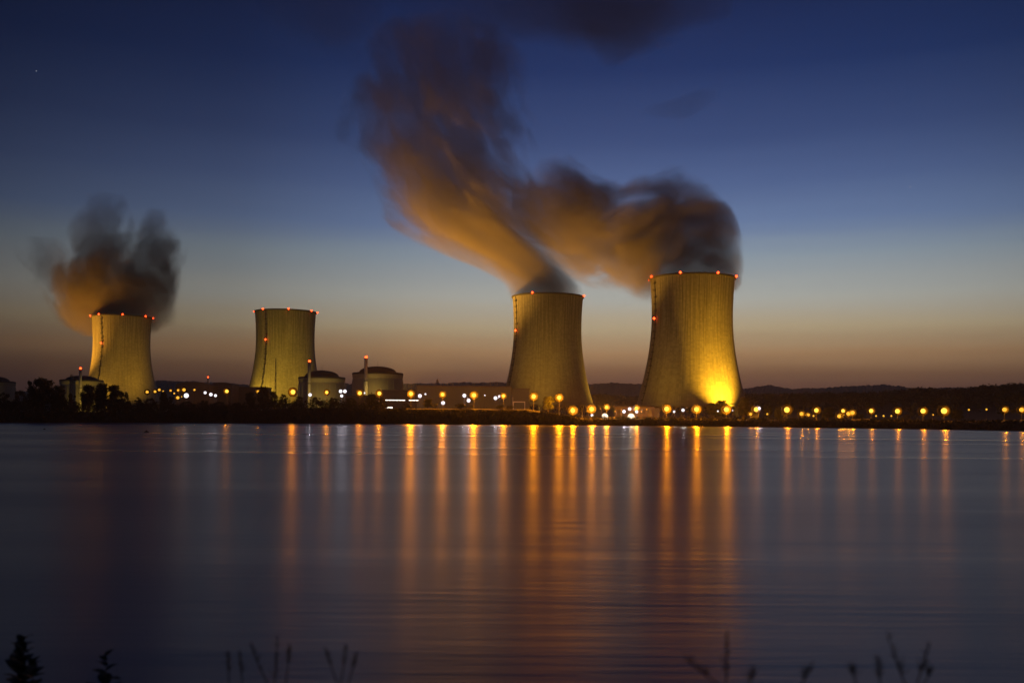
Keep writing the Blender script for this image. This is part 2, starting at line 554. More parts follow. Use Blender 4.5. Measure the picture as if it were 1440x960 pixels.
def near_tower(T, deg, off, base=None):
    o, px, face = T
    a = face + R(deg)
    r = tower_r(3) + off
    x, y = o.location.x + r * math.cos(a), o.location.y + r * math.sin(a)
    return (x, y, max(ground_z(x, y), o.location.z) if base is None else base)
def on_tower(T, deg, z):
    o, px, face = T
    a = face + R(deg)
    r = tower_r(z)
    return (o.location.x + r * math.cos(a), o.location.y + r * math.sin(a), o.location.z + z)
SODIUM = (1.0, .50, .03)
YELLOW = (1.0, .59, .04)
floodlight(near_tower(T4, 33, 24), on_tower(T4, 32, 50), 1600000, (1.0, .47, .015), 82, 'floodlight under the tree in front of the brightest yellow tower patch')
floodlight(near_tower(T4, -25, 75), on_tower(T4, -28, 75), 155000, SODIUM, 75, 'added fill light before the middle of the nearest tower')  # fill added for the general glow of the plant's sodium lamps
floodlight(near_tower(T1, -38, 22), on_tower(T1, -36, 35), 260000, SODIUM, 130, 'floodlight behind the reactor dome lighting the far steaming tower')
floodlight(near_tower(T1, 20, 90), on_tower(T1, 10, 90), 480000, SODIUM, 70, 'added fill light in front of the far steaming tower')  # added fill, stands for scattered lamp glow on the far shell
floodlight(near_tower(T2, -38, 20), on_tower(T2, -36, 35), 330000, YELLOW, 130, 'yellow floodlight at the foot of the steamless tower')
floodlight(near_tower(T2, 5, 90), on_tower(T2, 5, 80), 520000, YELLOW, 75, 'added fill light before the middle of the steamless tower')  # fill light added to carry the lamp glow up this shell
floodlight(near_tower(T3, -10, 110), on_tower(T3, -5, 90), 400000, (1.0, .5, .04), 65, 'added fill light behind the long hall aimed at the dim brown tower')  # added fill that gives this shell its even dim tone
floodlight(near_tower(T3, 100, 30), on_tower(T3, 85, 60), 300000, SODIUM, 100, 'floodlight between the two nearer towers')

# ------------------------------------------------------------------ steam
def catmull(st, n):
    out = []
    m_ = len(st)
    for i in range(n):
        u = i / (n - 1) * (m_ - 1)
        k = min(int(u), m_ - 2); f = u - k
        P = [st[max(0, k - 1)], st[k], st[k + 1], st[min(m_ - 1, k + 2)]]
        out.append(tuple(.5 * (2 * b + (c_ - a) * f + (2 * a - 5 * b + 4 * c_ - d) * f * f + (3 * b - a - 3 * c_ + d) * f ** 3)
                         for a, b, c_, d in zip(*P)))
    return out

def steam(name, axis, st, dens, label, cat, loc, col_=(.55, .47, .44), amp=3.7, nscale=.024, stretch=.7, edge=.42, seed=0.0, aniso=0.2, n=22, lean=0.0, grow=1.0, erode=0.0, parent=None, amp0=.35):
    """st: (s, centre, half width, depth centre, half depth, relative density) along the axis, metres from loc"""
    ss = [(a, b, c * grow, d, e * (1 + (grow - 1) * .5), f) for (a, b, c, d, e, f) in catmull(st, n)]
    s0, s1 = ss[0][0], ss[-1][0]
    NA = 24
    mb = MB()
    for (s, c, ra, yc, rb, dn) in ss:
        for i in range(NA):
            a = 2 * math.pi * i / NA
            q, y = c + ra * math.cos(a), yc + rb * math.sin(a)
            mb.v.append((q, y, s) if axis == 'z' else (s, y, q))
    for j in range(n - 1):
        for i in range(NA):
            i2 = (i + 1) % NA
            mb.f.append((j * NA + i, j * NA + i2, (j + 1) * NA + i2, (j + 1) * NA + i))
    mb.f.append(tuple(range(NA - 1, -1, -1))); mb.f.append(tuple((n - 1) * NA + i for i in range(NA)))
    if (axis == 'x') == (s1 > s0):
        mb.f = [q[::-1] for q in mb.f]
    m, t = mat(name + '_vapour')
    X, Y, Z = t.sep(t.obj())[0:3]
    S, Q = (Z, X) if axis == 'z' else (X, Z)
    tt = t.math('DIVIDE', t.math('SUBTRACT', S, s0), s1 - s0, clamp=True)
    def cv(idx):
        vals = [x[idx] for x in ss]
        lo, hi = min(vals), max(vals)
        if hi - lo < 1e-6:
            return lo
        pts = [(min(1, max(0, (x[0] - s0) / (s1 - s0))), (x[idx] - lo) / (hi - lo)) for x in ss]
        return t.math('MULTIPLY_ADD', t.curve(tt, pts), hi - lo, lo)
    dq = t.math('SUBTRACT', Q, cv(1)); dy = t.math('SUBTRACT', Y, cv(3))
    a = t.math('DIVIDE', dq, cv(2)); b = t.math('DIVIDE', dy, cv(4))
    rr = t.math('SQRT', t.math('ADD', t.math('MULTIPLY', a, a), t.math('MULTIPLY', b, b)))
    d = t.math('SUBTRACT', 1.0, rr)
    pos = t.comb(t.math('ADD', dq, seed), dy, t.math('MULTIPLY', t.math('ADD', S, t.math('MULTIPLY', dq, lean)), stretch))
    nz = t.noise(pos, nscale, 5.5, .62, .5)
    nz2 = t.noise(pos, nscale * .35, 2.0, .5)
    nn = t.math('ADD', t.math('MULTIPLY', nz, .65), t.math('MULTIPLY', nz2, .35))
    e = t.math('ADD', d, t.math('MULTIPLY', t.math('SUBTRACT', nn, .54), t.math('MULTIPLY', amp, t.rng(tt, 0, .5, amp0, 1.0))))
    if erode:
        e = t.math('SUBTRACT', e, t.rng(tt, .35, 1.0, 0.0, erode))
    den = t.rng(e, 0.0, edge, 0.0, 1.0, 'SMOOTHSTEP')
    den = t.math('MULTIPLY', den, t.rng(d, 0.0, .16, 0.0, 1.0, 'SMOOTHSTEP'))
    den = t.math('MULTIPLY', den, t.math('MULTIPLY', cv(5), dens))
    pv = t.n('ShaderNodeVolumePrincipled')
    pv.inputs['Color'].default_value = col_ + (1,)
    pv.inputs['Anisotropy'].default_value = aniso
    t.put(pv.inputs['Density'], den)
    o = t.n('ShaderNodeOutputMaterial'); t.put(o.inputs['Volume'], pv.outputs[0])
    o = mb.build(name, m, parent, smooth=True, loc=loc)
    return o if parent else tag(o, label, cat)

def stations(rows, d, axis, loc):
    out = []
    for r in rows:
        if axis == 'z':
            y, l, r_, yc, rb, dn = r
            a, b = at(l, y, d), at(r_, y, d)
            out.append(((a.z + b.z) / 2 - loc[2], (a.x + b.x) / 2 - loc[0], (b.x - a.x) / 2, yc, rb, dn))
        else:
            x, tp, bt, yc, rb, dn = r
            a, b = at(x, tp, d), at(x, bt, d)
            out.append(((a.x + b.x) / 2 - loc[0], (a.z + b.z) / 2 - loc[2], (a.z - b.z) / 2, yc, rb, dn))
    return out

def rim_loc(T):
    o = T[0].location
    return (o.x, o.y, o.z + TH)
l3 = rim_loc(T3)
rows = [(424, 722, 817, 0, 44, 1.0), (410, 716, 819, 0, 47, 1.0), (395, 706, 817, 4, 54, 1.0), (375, 672, 806, 8, 62, .95), (350, 612, 796, 12, 76, .9), (320, 556, 786, 16, 92, .8),
        (285, 520, 776, 20, 105, .7), (245, 500, 766, 24, 112, .58), (205, 474, 760, 26, 116, .46), (165, 478, 752, 28, 116, .36), (125, 490, 742, 30, 112, .33),
        (85, 500, 735, 30, 100, .3), (50, 515, 722, 30, 88, .28), (20, 550, 690, 30, 60, .2)]
steam('steam_plume', 'z', stations(rows, D3, 'z', l3), .034, 'tall steam plume leaning away from the dim brown tower, reaching highest', 'steam plume', l3, lean=.6, grow=1.14)
l4 = rim_loc(T4)
rows = [(1043, 345, 400, 0, 22, .45), (1032, 305, 412, 0, 34, .7), (1010, 272, 422, 0, 44, .9), (985, 252, 428, 0, 48, .95), (950, 238, 428, 2, 50, .9), (918, 244, 420, 8, 58, .9), (880, 250, 416, 12, 68, .9),
        (845, 240, 406, 16, 74, .75), (810, 222, 388, 20, 76, .6), (775, 212, 360, 22, 72, .45), (745, 218, 330, 24, 60, .32), (720, 240, 300, 26, 40, .25)]
steam('steam_plume', 'x', stations(rows, D4, 'x', l4), .055, 'curling steam plume blown sideways from the nearest tower', 'steam plume', l4, seed=311.0, lean=-.4, amp=2.8, grow=1.12, amp0=.9)
l1 = rim_loc(T1)
rows = [(472, 104, 205, 30, 30, .8), (456, 76, 238, 26, 54, 1.0), (440, 60, 245, 24, 70, 1.0), (418, 50, 248, 22, 84, 1.0), (392, 44, 250, 20, 90, 1.0), (368, 44, 250, 20, 88, .8), (346, 56, 246, 20, 78, .5), (326, 80, 230, 20, 60, .3)]
puff = steam('steam_plume', 'z', stations(rows, D1, 'z', l1), .036, 'small bushy steam puff with ragged fingers over the far tower', 'steam plume', l1, seed=77.0, amp=3.6, nscale=.019, stretch=.7, grow=1.05, erode=.25)
for q, (rows, dn) in enumerate([
        ([(400, 180, 225, 20, 28, .8), (375, 176, 232, 20, 38, 1.0), (345, 174, 240, 20, 42, .9), (315, 184, 240, 20, 38, .6), (290, 200, 238, 20, 24, .3)], .030),
        ([(380, 110, 165, 20, 30, .5), (350, 104, 172, 20, 44, .8), (320, 96, 178, 20, 50, .8), (295, 104, 172, 20, 44, .6), (268, 126, 166, 20, 26, .3)], .015),
        ([(410, 52, 110, 20, 36, .6), (380, 36, 100, 20, 44, .8), (352, 22, 92, 20, 40, .6), (330, 18, 70, 20, 28, .3)], .014),
        ([(410, 205, 252, 20, 30, .6), (375, 206, 258, 20, 36, .8), (350, 218, 260, 20, 28, .5), (335, 226, 256, 20, 18, .3)], .016)]):
    steam('wisp', 'z', [(a, b, c, d, e, f) for (a, b, c, d, e, f) in stations(rows, D1, 'z', l1)], dn, None, None, (0, 0, 0), seed=300.0 + 90 * q, amp=4.6, nscale=.024, stretch=.6, n=12, grow=1.3, parent=puff, amp0=.8)

def cloud(rows, d, dens, label, seed):
    c = at((rows[0][0] + rows[-1][0]) / 2, (rows[0][1] + rows[0][2]) / 2, d)
    l = (c.x, c.y, c.z)
    steam('cloud', 'x', stations(rows, d, 'x', l), dens, label, 'cloud', l, seed=seed, nscale=.008, stretch=.6, amp=3.0, n=12, col_=(.66, .55, .50))
cloud([(560, -10, 18, 0, 60, .2), (640, -25, 36, 0, 110, .4), (740, -40, 58, 0, 150, .75), (820, -60, 84, 0, 210, 1.0), (890, -55, 96, 0, 210, 1.0), (940, -35, 70, 0, 160, .9), (1030, -15, 30, 0, 60, .5)], 2500, .0052, 'dark grey cloud at the top edge above the tallest plume', 40.0)
cloud([(360, -30, 25, 0, 60, .3), (420, -50, 70, 0, 150, .5), (480, -45, 105, 0, 180, .6), (540, -30, 60, 0, 100, .3)], 2500, .0022, 'faint thin reddish cloud beside the top of the tallest plume', 140.0)
cloud([(905, 148, 162, 0, 30, .4), (935, 138, 170, 0, 60, .8), (970, 126, 168, 0, 60, .8), (1010, 122, 140, 0, 30, .4)], 2800, .003, 'tiny wisp of cloud in blue sky above the curling plume', 240.0)

# uplights added to give the steam the glow of the plant's lamps
floodlight((-170, 1340, ground_z(-170, 1340)), (-55, 1395, 255), 13000000, (1.0, .46, .05), 70, 'added uplight behind the long hall shining up at the tallest plume')
floodlight((30, 1130, ground_z(30, 1130)), (112, 1180, 235), 5500000, (1.0, .46, .05), 60, 'added uplight beside the lit pump house shining up at the curling plume')  # added uplight too, in place of the lamps' overall glow
floodlight((-136, 963, 26.6), (-136, 990, 36), 9000, (1.0, .62, .12), 120, 'added fill light at the foot of the largest reactor dome')  # fill added to brighten the reactor wall
floodlight((-205, 1050, ground_z(-205, 1050)), (-215, 1120, 40), 38000, (1.0, .62, .12), 120, 'added fill light at the foot of the reactor by the steamless tower')  # added fill, since the lamp dishes block light going this way
floodlight((-500, 1190, ground_z(-500, 1190)), (-540, 1255, 40), 45000, (1.0, .6, .06), 120, 'added fill light at the foot of the reactor behind the round trees')  # fill light added for this reactor's wall
floodlight((-795, 1650, 10), (-715, 1750, 225), 5000000, (1.0, .42, .03), 56, 'added uplight shining up at the small bushy steam puff')  # uplight added to warm the underside of the puff

# ------------------------------------------------------------------ reactor buildings and vent stacks
def reactor(pxl, pxr, y_sh, y_top, d, label):
    pl, pr = at(pxl, 560, d), at(pxr, 560, d)
    r = (pr.x - pl.x) / 2; cx = (pr.x + pl.x) / 2
    g = ground_z(cx, d) - .5
    zs_ = at((pxl + pxr) / 2, y_sh, d).z - g; zt = at((pxl + pxr) / 2, y_top, d).z - g
    T = thing('reactor_building', label, 'reactor building', (cx, d, g), 0, 'domed reactor buildings')
    mb = MB(); mb.lathe([(r, 0), (r, zs_ * .80), (r - .5, zs_ * .80 + .3), (r - .5, zs_ * .87), (r, zs_ * .87 + .3), (r, zs_ - 2.2)], 72)
    mb.build('wall', 'reactor', T, True)
    mb = MB(); mb.lathe([(r, zs_ - 2.2), (r + .3, zs_ - 2.0), (r + .25, zs_ - 1.0), (r - .6, zs_ - .2), (r - 2, zs_), (r * .72, zs_ + .6)], 72)
    mb.build('parapet', 'dome_roof', T, True)
    mb = MB()
    mb.lathe([(r * .73 * math.cos(a), zs_ + .3 + (zt - zs_ - .3) * math.sin(a)) for a in [i * math.pi / 2 / 10 for i in range(10)]] + [(.05, zt)], 64)
    mb.build('dome', 'dome_roof', T, True)
    mb = MB(); mb.tube((0, 0, zt - .5), (0, 0, zt + 6), .16, .07, 6)
    mb.build('antenna', 'metal_dark', T)
    mb = MB()
    for i in range(24):
        a = 2 * math.pi * i / 24
        mb.tube(((r + .05) * math.cos(a), (r + .05) * math.sin(a), 0), ((r + .05) * math.cos(a), (r + .05) * math.sin(a), zs_ * .78), .3, .3, 4)
    mb.build('buttress', 'reactor', T)
    return T
reactor(495.5, 566.5, 524, 515, 1010, 'largest domed reactor building, next to the long grey hall')
reactor(420, 485, 530, 520.5, 1120, 'domed reactor building overlapping the foot of the steamless tower')
reactor(86, 143.5, 534, 528, 1255, 'domed reactor half hidden by trees before the far steaming tower')
reactor(-38, 19, 536, 529, 1340, 'domed reactor cut off by the photo edge, farthest from the others')

def vent_stack(px, y, d, label):
    p = at(px, y, d); g = ground_z(p.x, d) - .5
    T = thing('vent_stack', label, 'chimney', (p.x, d, g), 0, 'slim vent stacks')
    h = p.z - g
    mb = MB(); mb.lathe([(1.75, 0), (1.65, h * .55), (1.65, h), (1.45, h), (1.45, h - 3)], 20); mb.build('shaft', 'stack_paint', T, True)
    mb = MB(); mb.lathe([(1.65, h * .56), (1.85, h * .56), (1.85, h * .56 + .8), (1.65, h * .56 + .8)], 20); mb.build('collar', 'metal_dark', T)
    mb = MB(); mb.lathe([(1.65, h - 1.0), (1.9, h - 1.0), (1.9, h - .2), (1.65, h - .2)], 20); mb.build('rim', 'metal_dark', T)
    inst('warning_light', red_me, T, (.3, -.6, h + .9))
vent_stack(514.7, 503.5, 975, 'slim white chimney in front of the largest reactor dome')
vent_stack(435, 509, 1085, 'slim white chimney in front of the reactor beside the steamless tower')
vent_stack(113.2, 519, 1215, 'slim white chimney above the round trees near the far tower')

# lattice tower, thin masts
def lattice(px, y, d, wdt, label, name='lattice_tower', red=False):
    p = at(px, y, d); g = ground_z(p.x, d) - .3; h = p.z - g
    T = thing(name, label, 'mast', (p.x, d, g))
    mb = MB()
    cs = [(-1, -1), (1, -1), (1, 1), (-1, 1)]
    for (a, b) in cs:
        mb.tube((a * wdt, b * wdt, 0), (a * wdt * .35, b * wdt * .35, h), .22, .14, 5)
    mb.build('frame', 'metal_dark', T)
    mb = MB(); k = 8
    for i in range(k):
        f0, f1 = 1 - .65 * i / k, 1 - .65 * (i + 1) / k
        for (a, b), (a2, b2) in zip(cs, cs[1:] + cs[:1]):
            mb.tube((a * wdt * f0, b * wdt * f0, h * i / k), (a2 * wdt * f1, b2 * wdt * f1, h * (i + 1) / k), .12, .12, 4)
            mb.tube((a * wdt * f0, b * wdt * f0, h * i / k), (a2 * wdt * f0, b2 * wdt * f0, h * i / k), .12, .12, 4)
    mb.build('bracing', 'metal_dark', T)
    mb = MB(); mb.box(-wdt * .8, wdt * .8, -wdt * .8, wdt * .8, h * .9, h * .9 + .3); mb.build('platform', 'metal_dark', T)
    if red:
        o = inst('warning_light', red_me, T, (0, 0, h + .6), sc=.5)
lattice(100.5, 526, 1190, 2.4, 'dark lattice tower beside the slim chimney near the far tower')
lattice(388, 503, 1150, .8, 'thin dark mast standing before the middle of the steamless tower', 'thin_mast')
lattice(292.5, 531, 1000, .7, 'thin mast with a red tip light above the low halls', 'thin_mast', True)

# ------------------------------------------------------------------ halls and small buildings
def building(pl, pr, y_roof, d, depth, label, wall, panels=0, roof='flat', base=None, rise=3.0, name='hall', storey_windows=0, win_mat='metal_dark'):
    a, b = at(pl, y_roof, d), at(pr, y_roof, d)
    cx = (a.x + b.x) / 2; wd = (b.x - a.x) / 2
    g = ground_z(cx, d) - .4 if base is None else base
    h = (a.z + b.z) / 2 - g
    T = thing(name, label, 'building', (cx, d, g))
    mb = MB(); mb.box(-wd, wd, 0, depth, 0, h); mb.build('wall', wall, T)
    if panels:
        pw = 2 * wd / panels
        mb = MB(); mb.box(-pw / 2 + .12, pw / 2 - .12, -.16, .02, .5, h - .6)
        me = mb.mesh('panel', wall)
        for i in range(panels):
            inst('panel', me, T, (-wd + (i + .5) * pw, 0, 0))
    mb = MB()
    if roof == 'flat':
        mb.box(-wd - .5, wd + .5, -.5, depth + .5, h, h + .9)
    elif roof == 'gable':
        mb.add([(-wd - .6, -.6, h), (wd + .6, -.6, h), (wd + .6, depth + .6, h), (-wd - .6, depth + .6, h), (-wd - .6, depth / 2, h + rise), (wd + .6, depth / 2, h + rise)],
               [(0, 1, 5, 4), (2, 3, 4, 5), (1, 2, 5), (3, 0, 4), (0, 3, 2, 1)])
    elif roof == 'gable_front':
        mb.add([(-wd - .5, -.6, h), (wd + .5, -.6, h), (wd + .5, depth + .6, h), (-wd - .5, depth + .6, h), (0, -.6, h + rise), (0, depth + .6, h + rise)],
               [(0, 4, 5, 3), (4, 1, 2, 5), (0, 1, 4), (2, 3, 5), (0, 3, 2, 1)])
    else:
        n = 12
        vs = []
        for y in (-.4, depth + .4):
            for i in range(n + 1):
                q = math.pi * i / n
                vs.append((-(wd + .5) * math.cos(q), y, h + rise * math.sin(q)))
        mb.add(vs, [(i, i + 1, n + 2 + i, n + 1 + i) for i in range(n)] + [tuple(range(n, -1, -1)), tuple(range(n + 1, 2 * n + 2)), (0, n + 1, 2 * n + 1, n)])
    mb.build('roof', 'roofing', T)
    if storey_windows:
        ww = 2 * wd / storey_windows
        mb = MB(); mb.box(-ww * .3, ww * .3, -.2, .0, h * .45, h * .75)
        me = mb.mesh('window', win_mat)
        for i in range(storey_windows):
            inst('window', me, T, (-wd + (i + .5) * ww, 0, 0))
    return T, cx, d, g, h, wd

hall = building(586, 719.5, 544, 905, 42, 'long grey-green clad hall with a flat dark roof behind lamps', 'cladding', 22)
building(720.2, 744.5, 547.5, 905, 36, 'lower grey end block adjoining the long hall', 'cladding', 5, name='end_block')
building(538, 585.4, 549.5, 930, 30, 'brown flat building below the largest reactor dome', 'cladding_brown', 9)
building(486, 540, 557, 960, 24, 'low brown plant block between the two domed reactors', 'cladding_brown', 8, name='low_block')
building(247, 295, 542, 985, 30, 'low hall with curved roof behind the three white lamps', 'cladding_brown', 8, 'arch', rise=3.6)
building(297, 326, 541.5, 1010, 26, 'low hall with humped roof below the biggest lamp near steamless tower', 'cladding_brown', 5, 'arch', rise=3.0)
building(327, 372, 545, 1040, 30, 'flat dark hall at the foot of the steamless tower', 'cladding_brown', 6)
pump = building(866, 920, 572, 850, 14, 'brightly lit pump house in front of the nearest tower', 'cladding_brown', 6, 'gable', rise=1.6, name='pump_house', storey_windows=5)
building(919, 927, 573.5, 862, 9, 'small gabled hut beside the lit pump house', 'white_paint', 2, 'gable_front', rise=1.6, name='gabled_hut')
building(1058, 1067, 582.5, 790, 5, 'white kiosk lit by the lamp cluster near the shore trees', 'cladding', 2, name='kiosk')
# dark gate leaves of the pump house
T, cx, d, g, h, wd = pump
for q in (870, 876.5):
    p = at(q, 580, d)
    mb = MB(); mb.box(p.x - cx - 1.5, p.x - cx + 1.5, -.32, -.17, 0, 4.2); mb.build('gate', 'metal_dark', T)
# covered walkway with tube lights
a, b = at(542, 563, 880), at(589, 563.5, 880)
g = ground_z((a.x + b.x) / 2, 880)
T = thing('covered_walkway', 'covered walkway with a glowing strip of white tube lights', 'walkway', ((a.x + b.x) / 2, 880, g))
wd = (b.x - a.x) / 2; h = a.z - g
mb = MB(); mb.box(-wd - .4, wd + .4, -1.6, 2.2, h + .9, h + 1.3); mb.build('roof', 'roofing', T)
mb = MB(); mb.tube((0, 0, 0), (0, 0, h + .9), .14, .14, 6); me = mb.mesh('post', 'mast_grey')
for i in range(9):
    inst('post', me, T, (-wd + 2 * wd * i / 8, -1.2, 0))
mb = MB(); mb.box(-1.25, 1.25, -.1, .1, -.32, .32); me = mb.mesh('tube_light', 'tube_white')
for i in range(10):
    if i == 6: continue
    inst('tube_light', me, T, (-wd + 2 * wd * (i + .5) / 10, -1.5, h + .35))
mb = MB(); mb.box(-wd, -wd + 6, 2.0, 2.3, .8, 2.0); mb.build('lit_window', 'tube_white', T)
# pale gate frame by the hall
a, b = at(722, 565.5, 890), at(738, 565.5, 890); g = ground_z(a.x, 890)
T = thing('gate_frame', 'pale portal frame at the end of the long hall', 'gate', ((a.x + b.x) / 2, 890, g))
wd = (b.x - a.x) / 2; h = a.z - g
for s_ in (-1, 1):
    mb = MB(); mb.box(s_ * wd - .3, s_ * wd + .3, -.3, .3, 0, h); mb.build('post', 'white_paint', T)
mb = MB(); mb.box(-wd - .3, wd + .3, -.31, .31, h, h + .8); mb.build('lintel', 'white_paint', T)
p = at(721.5, 558, 890)
mb = MB(); mb.tube((-wd - .5, .8, 0), (-wd - .5, .8, p.z - g), .2, .15, 6); mb.build('pole', 'white_paint', T)
# fence along the platform
T = None
fx = [at(px, 573, 826).x for px in range(600, 745, 4)]
g0 = ground_z(fx[18], 826)
T = thing('fence', 'thin mesh fence with slim posts along the hall forecourt', 'fence', (fx[0], 826, g0))
mb = MB(); mb.tube((0, 0, 0), (0, 0, 3.0), .09, .09, 5); me = mb.mesh('post', 'mast_grey')
for x in fx:
    inst('post', me, T, (x - fx[0], 0, ground_z(x, 826) - g0))
for zz in (.15, 1.5, 2.9):
    mb = MB()
    for x0, x1 in zip(fx, fx[1:]):
        mb.tube((x0 - fx[0], 0, ground_z(x0, 826) - g0 + zz), (x1 - fx[0], 0, ground_z(x1, 826) - g0 + zz), .04, .04, 4)
    mb.build('wire', 'mast_grey', T)
# low wall by the shore under the lamps at the dark wood
def low_wall(p0, p1, y, d, label):
    a, b = at(p0, y, d), at(p1, y, d)
    g = ground_z((a.x + b.x) / 2, d)
    T = thing('low_wall', label, 'wall', ((a.x + b.x) / 2, d, g))
    wd = (b.x - a.x) / 2; n = max(3, int(wd))
    mb = MB(); mb.box(-wd / n + .04, wd / n - .04, -.3, .3, -.5, 1.0); me = mb.mesh('stone', 'concrete')
    for i in range(n):
        inst('stone', me, T, (-wd + (2 * i + 1) * wd / n, 0, 0))
    mb = MB(); mb.box(-wd, wd, -.4, .4, 1.0, 1.2); mb.build('coping', 'concrete', T)
low_wall(1176, 1190, 594, 722, 'short pale wall lit by the cluster of small lamps')
low_wall(1197, 1223, 594, 722, 'longer pale wall lit beside the lamp mast before the dark wood')
low_wall(853, 868, 588, 815, 'low wall lit white beside the pump house gates')
# far church tower and masts on the hills
def far_tower(px, y, yb, d, r, label):
    p = at(px, y, d); q = at(px, yb, d); h = p.z - q.z
    T = thing('far_tower', label, 'tower', (q.x, d, q.z - 15))
    mb = MB(); mb.box(-r, r, -r, r, 0, 15 + h * .55); mb.build('wall', 'stone_far', T)
    mb = MB(); z = 15 + h * .55
    mb.add([(-r * 1.1, -r * 1.1, z), (r * 1.1, -r * 1.1, z), (r * 1.1, r * 1.1, z), (-r * 1.1, r * 1.1, z), (0, 0, 15 + h)], [(0, 1, 4), (1, 2, 4), (2, 3, 4), (3, 0, 4), (0, 3, 2, 1)])
    mb.build('spire', 'roofing', T)
far_tower(615, 532, 540, 4000, 4.5, 'tiny spired tower on the far hill above the long hall')
far_tower(689.5, 536.5, 540, 4200, 3.0, 'tiny turret on the far hill beside the dim tower')
lattice_p = at(1218.5, 537.5, 4600)
T = thing('far_mast', 'hair-thin mast on the far hill behind the dark wood', 'mast', (lattice_p.x, 4600, lattice_p.z - 40))
mb = MB(); mb.tube((0, 0, 0), (0, 0, 40), .9, .5, 6); mb.build('pole', 'metal_dark', T)
mb = MB(); mb.tube((0, 0, 30), (0, 0, 31), 1.6, 1.6, 8); mb.build('collar', 'metal_dark', T)

# ------------------------------------------------------------------ lamps
GLOBE = {}
def globe_mesh(r, material):
    k = (r, material)
    if k not in GLOBE:
        mb = MB(); mb.ball((0, 0, 0), r, 12, 8, 1.0)
        GLOBE[k] = mb.mesh('lamp_globe', material, True)
    return GLOBE[k]
LIGHTS = {}
def lamp_light(r, radiance, color):
    k = (r, radiance, color)
    if k not in LIGHTS:
        ld = bpy.data.lights.new('lamp_light', 'POINT')
        ld.shadow_soft_size = r * .5; ld.color = color; ld.energy = LAMP_GAIN * radiance * 4 * math.pi ** 2 * r * r
        LIGHTS[k] = ld
    return LIGHTS[k]
LAMP_GAIN = 1.0
mb = MB()
mb.lathe([(.95, 0), (1.3, .07), (1.7, .26), (2.1, .65), (2.13, .72), (1.7, .36), (1.3, .17), (.95, .1)], 24, closed=True)
HALO = mb.mesh('halo_dish', 'halo_dish', True)  # dark dish added round the globe, its lit face imitates a glare halo
ORANGE, AMBER, WHITE, WARM = (1.0, .28, .004), (1.0, .31, .006), (1.0, .88, 1.0), (1.0, .70, .30)
# radius, globe, colour word, radiance, light colour
KIND = {'O': (1.65, 'lamp_orange', 'orange', 650.0, ORANGE), 'o': (1.15, 'lamp_amber', 'orange', 90.0, AMBER), 't': (.6, 'lamp_amber', 'orange', 60.0, AMBER),
        'W': (1.8, 'lamp_white', 'white', 30.0, WHITE), 'w': (1.2, 'lamp_white', 'white', 30.0, WHITE), 'v': (.6, 'lamp_white', 'white', 20.0, WHITE), 'B': (2.9, 'lamp_warmwhite', 'white', 50.0, WARM)}
def lamp(px, py, kind, off, label, arm=0):
    r, mt, cn, rad, lc = KIND[kind]
    r = round(r * (.78 + .1 * ((int(px * 7) * 37) % 6)), 2)
    if kind == 'O' and px < 550: rad *= .3 if px > 330 else .12
    if kind == 'O' and px > 1050: rad *= .15
    if px < 300: rad *= .25
    d = shore_y(px) + off if off < 400 else off
    p = at(px, py, d)
    g = ground_z(p.x, d) - .2
    if p.z - g < 2.5: g = p.z - 2.5
    T = thing('%s_lamp' % cn, label, 'lamp', (p.x, d, g), 0, '%s lamps around the plant' % cn)
    h = p.z - g
    mb = MB(); mb.tube((arm, 0, 0), (arm, 0, h + .3 - r * .9 if not arm else h + r + .7), .17, .11, 6)
    mb.build('mast', 'mast_grey', T)
    if arm:
        mb = MB(); mb.tube((arm, 0, h + r + .6), (0, 0, h + r + .9), .11, .11, 5); mb.tube((0, 0, h + r + .9), (0, 0, h + r * .9), .12, .12, 5)
        mb.build('arm', 'mast_grey', T)
    else:
        mb = MB(); mb.lathe([(.12, h - r - .5), (.5, h - r - .3), (.62, h - r * .82)], 8); mb.build('collar', 'metal_dark', T)
    inst('lamp_globe', globe_mesh(r, mt), T, (0, 0, h))
    if kind not in 'tv': inst('lamp_light', lamp_light(r, rad, lc), T, (0, -r * 1.6, h))
    if cn == 'orange' and kind != 't':
        o = inst('halo_dish', HALO, T, (0, 0, h), sc=r)
        o.rotation_euler = (R(-90), 0, math.atan2(-p.x, d))
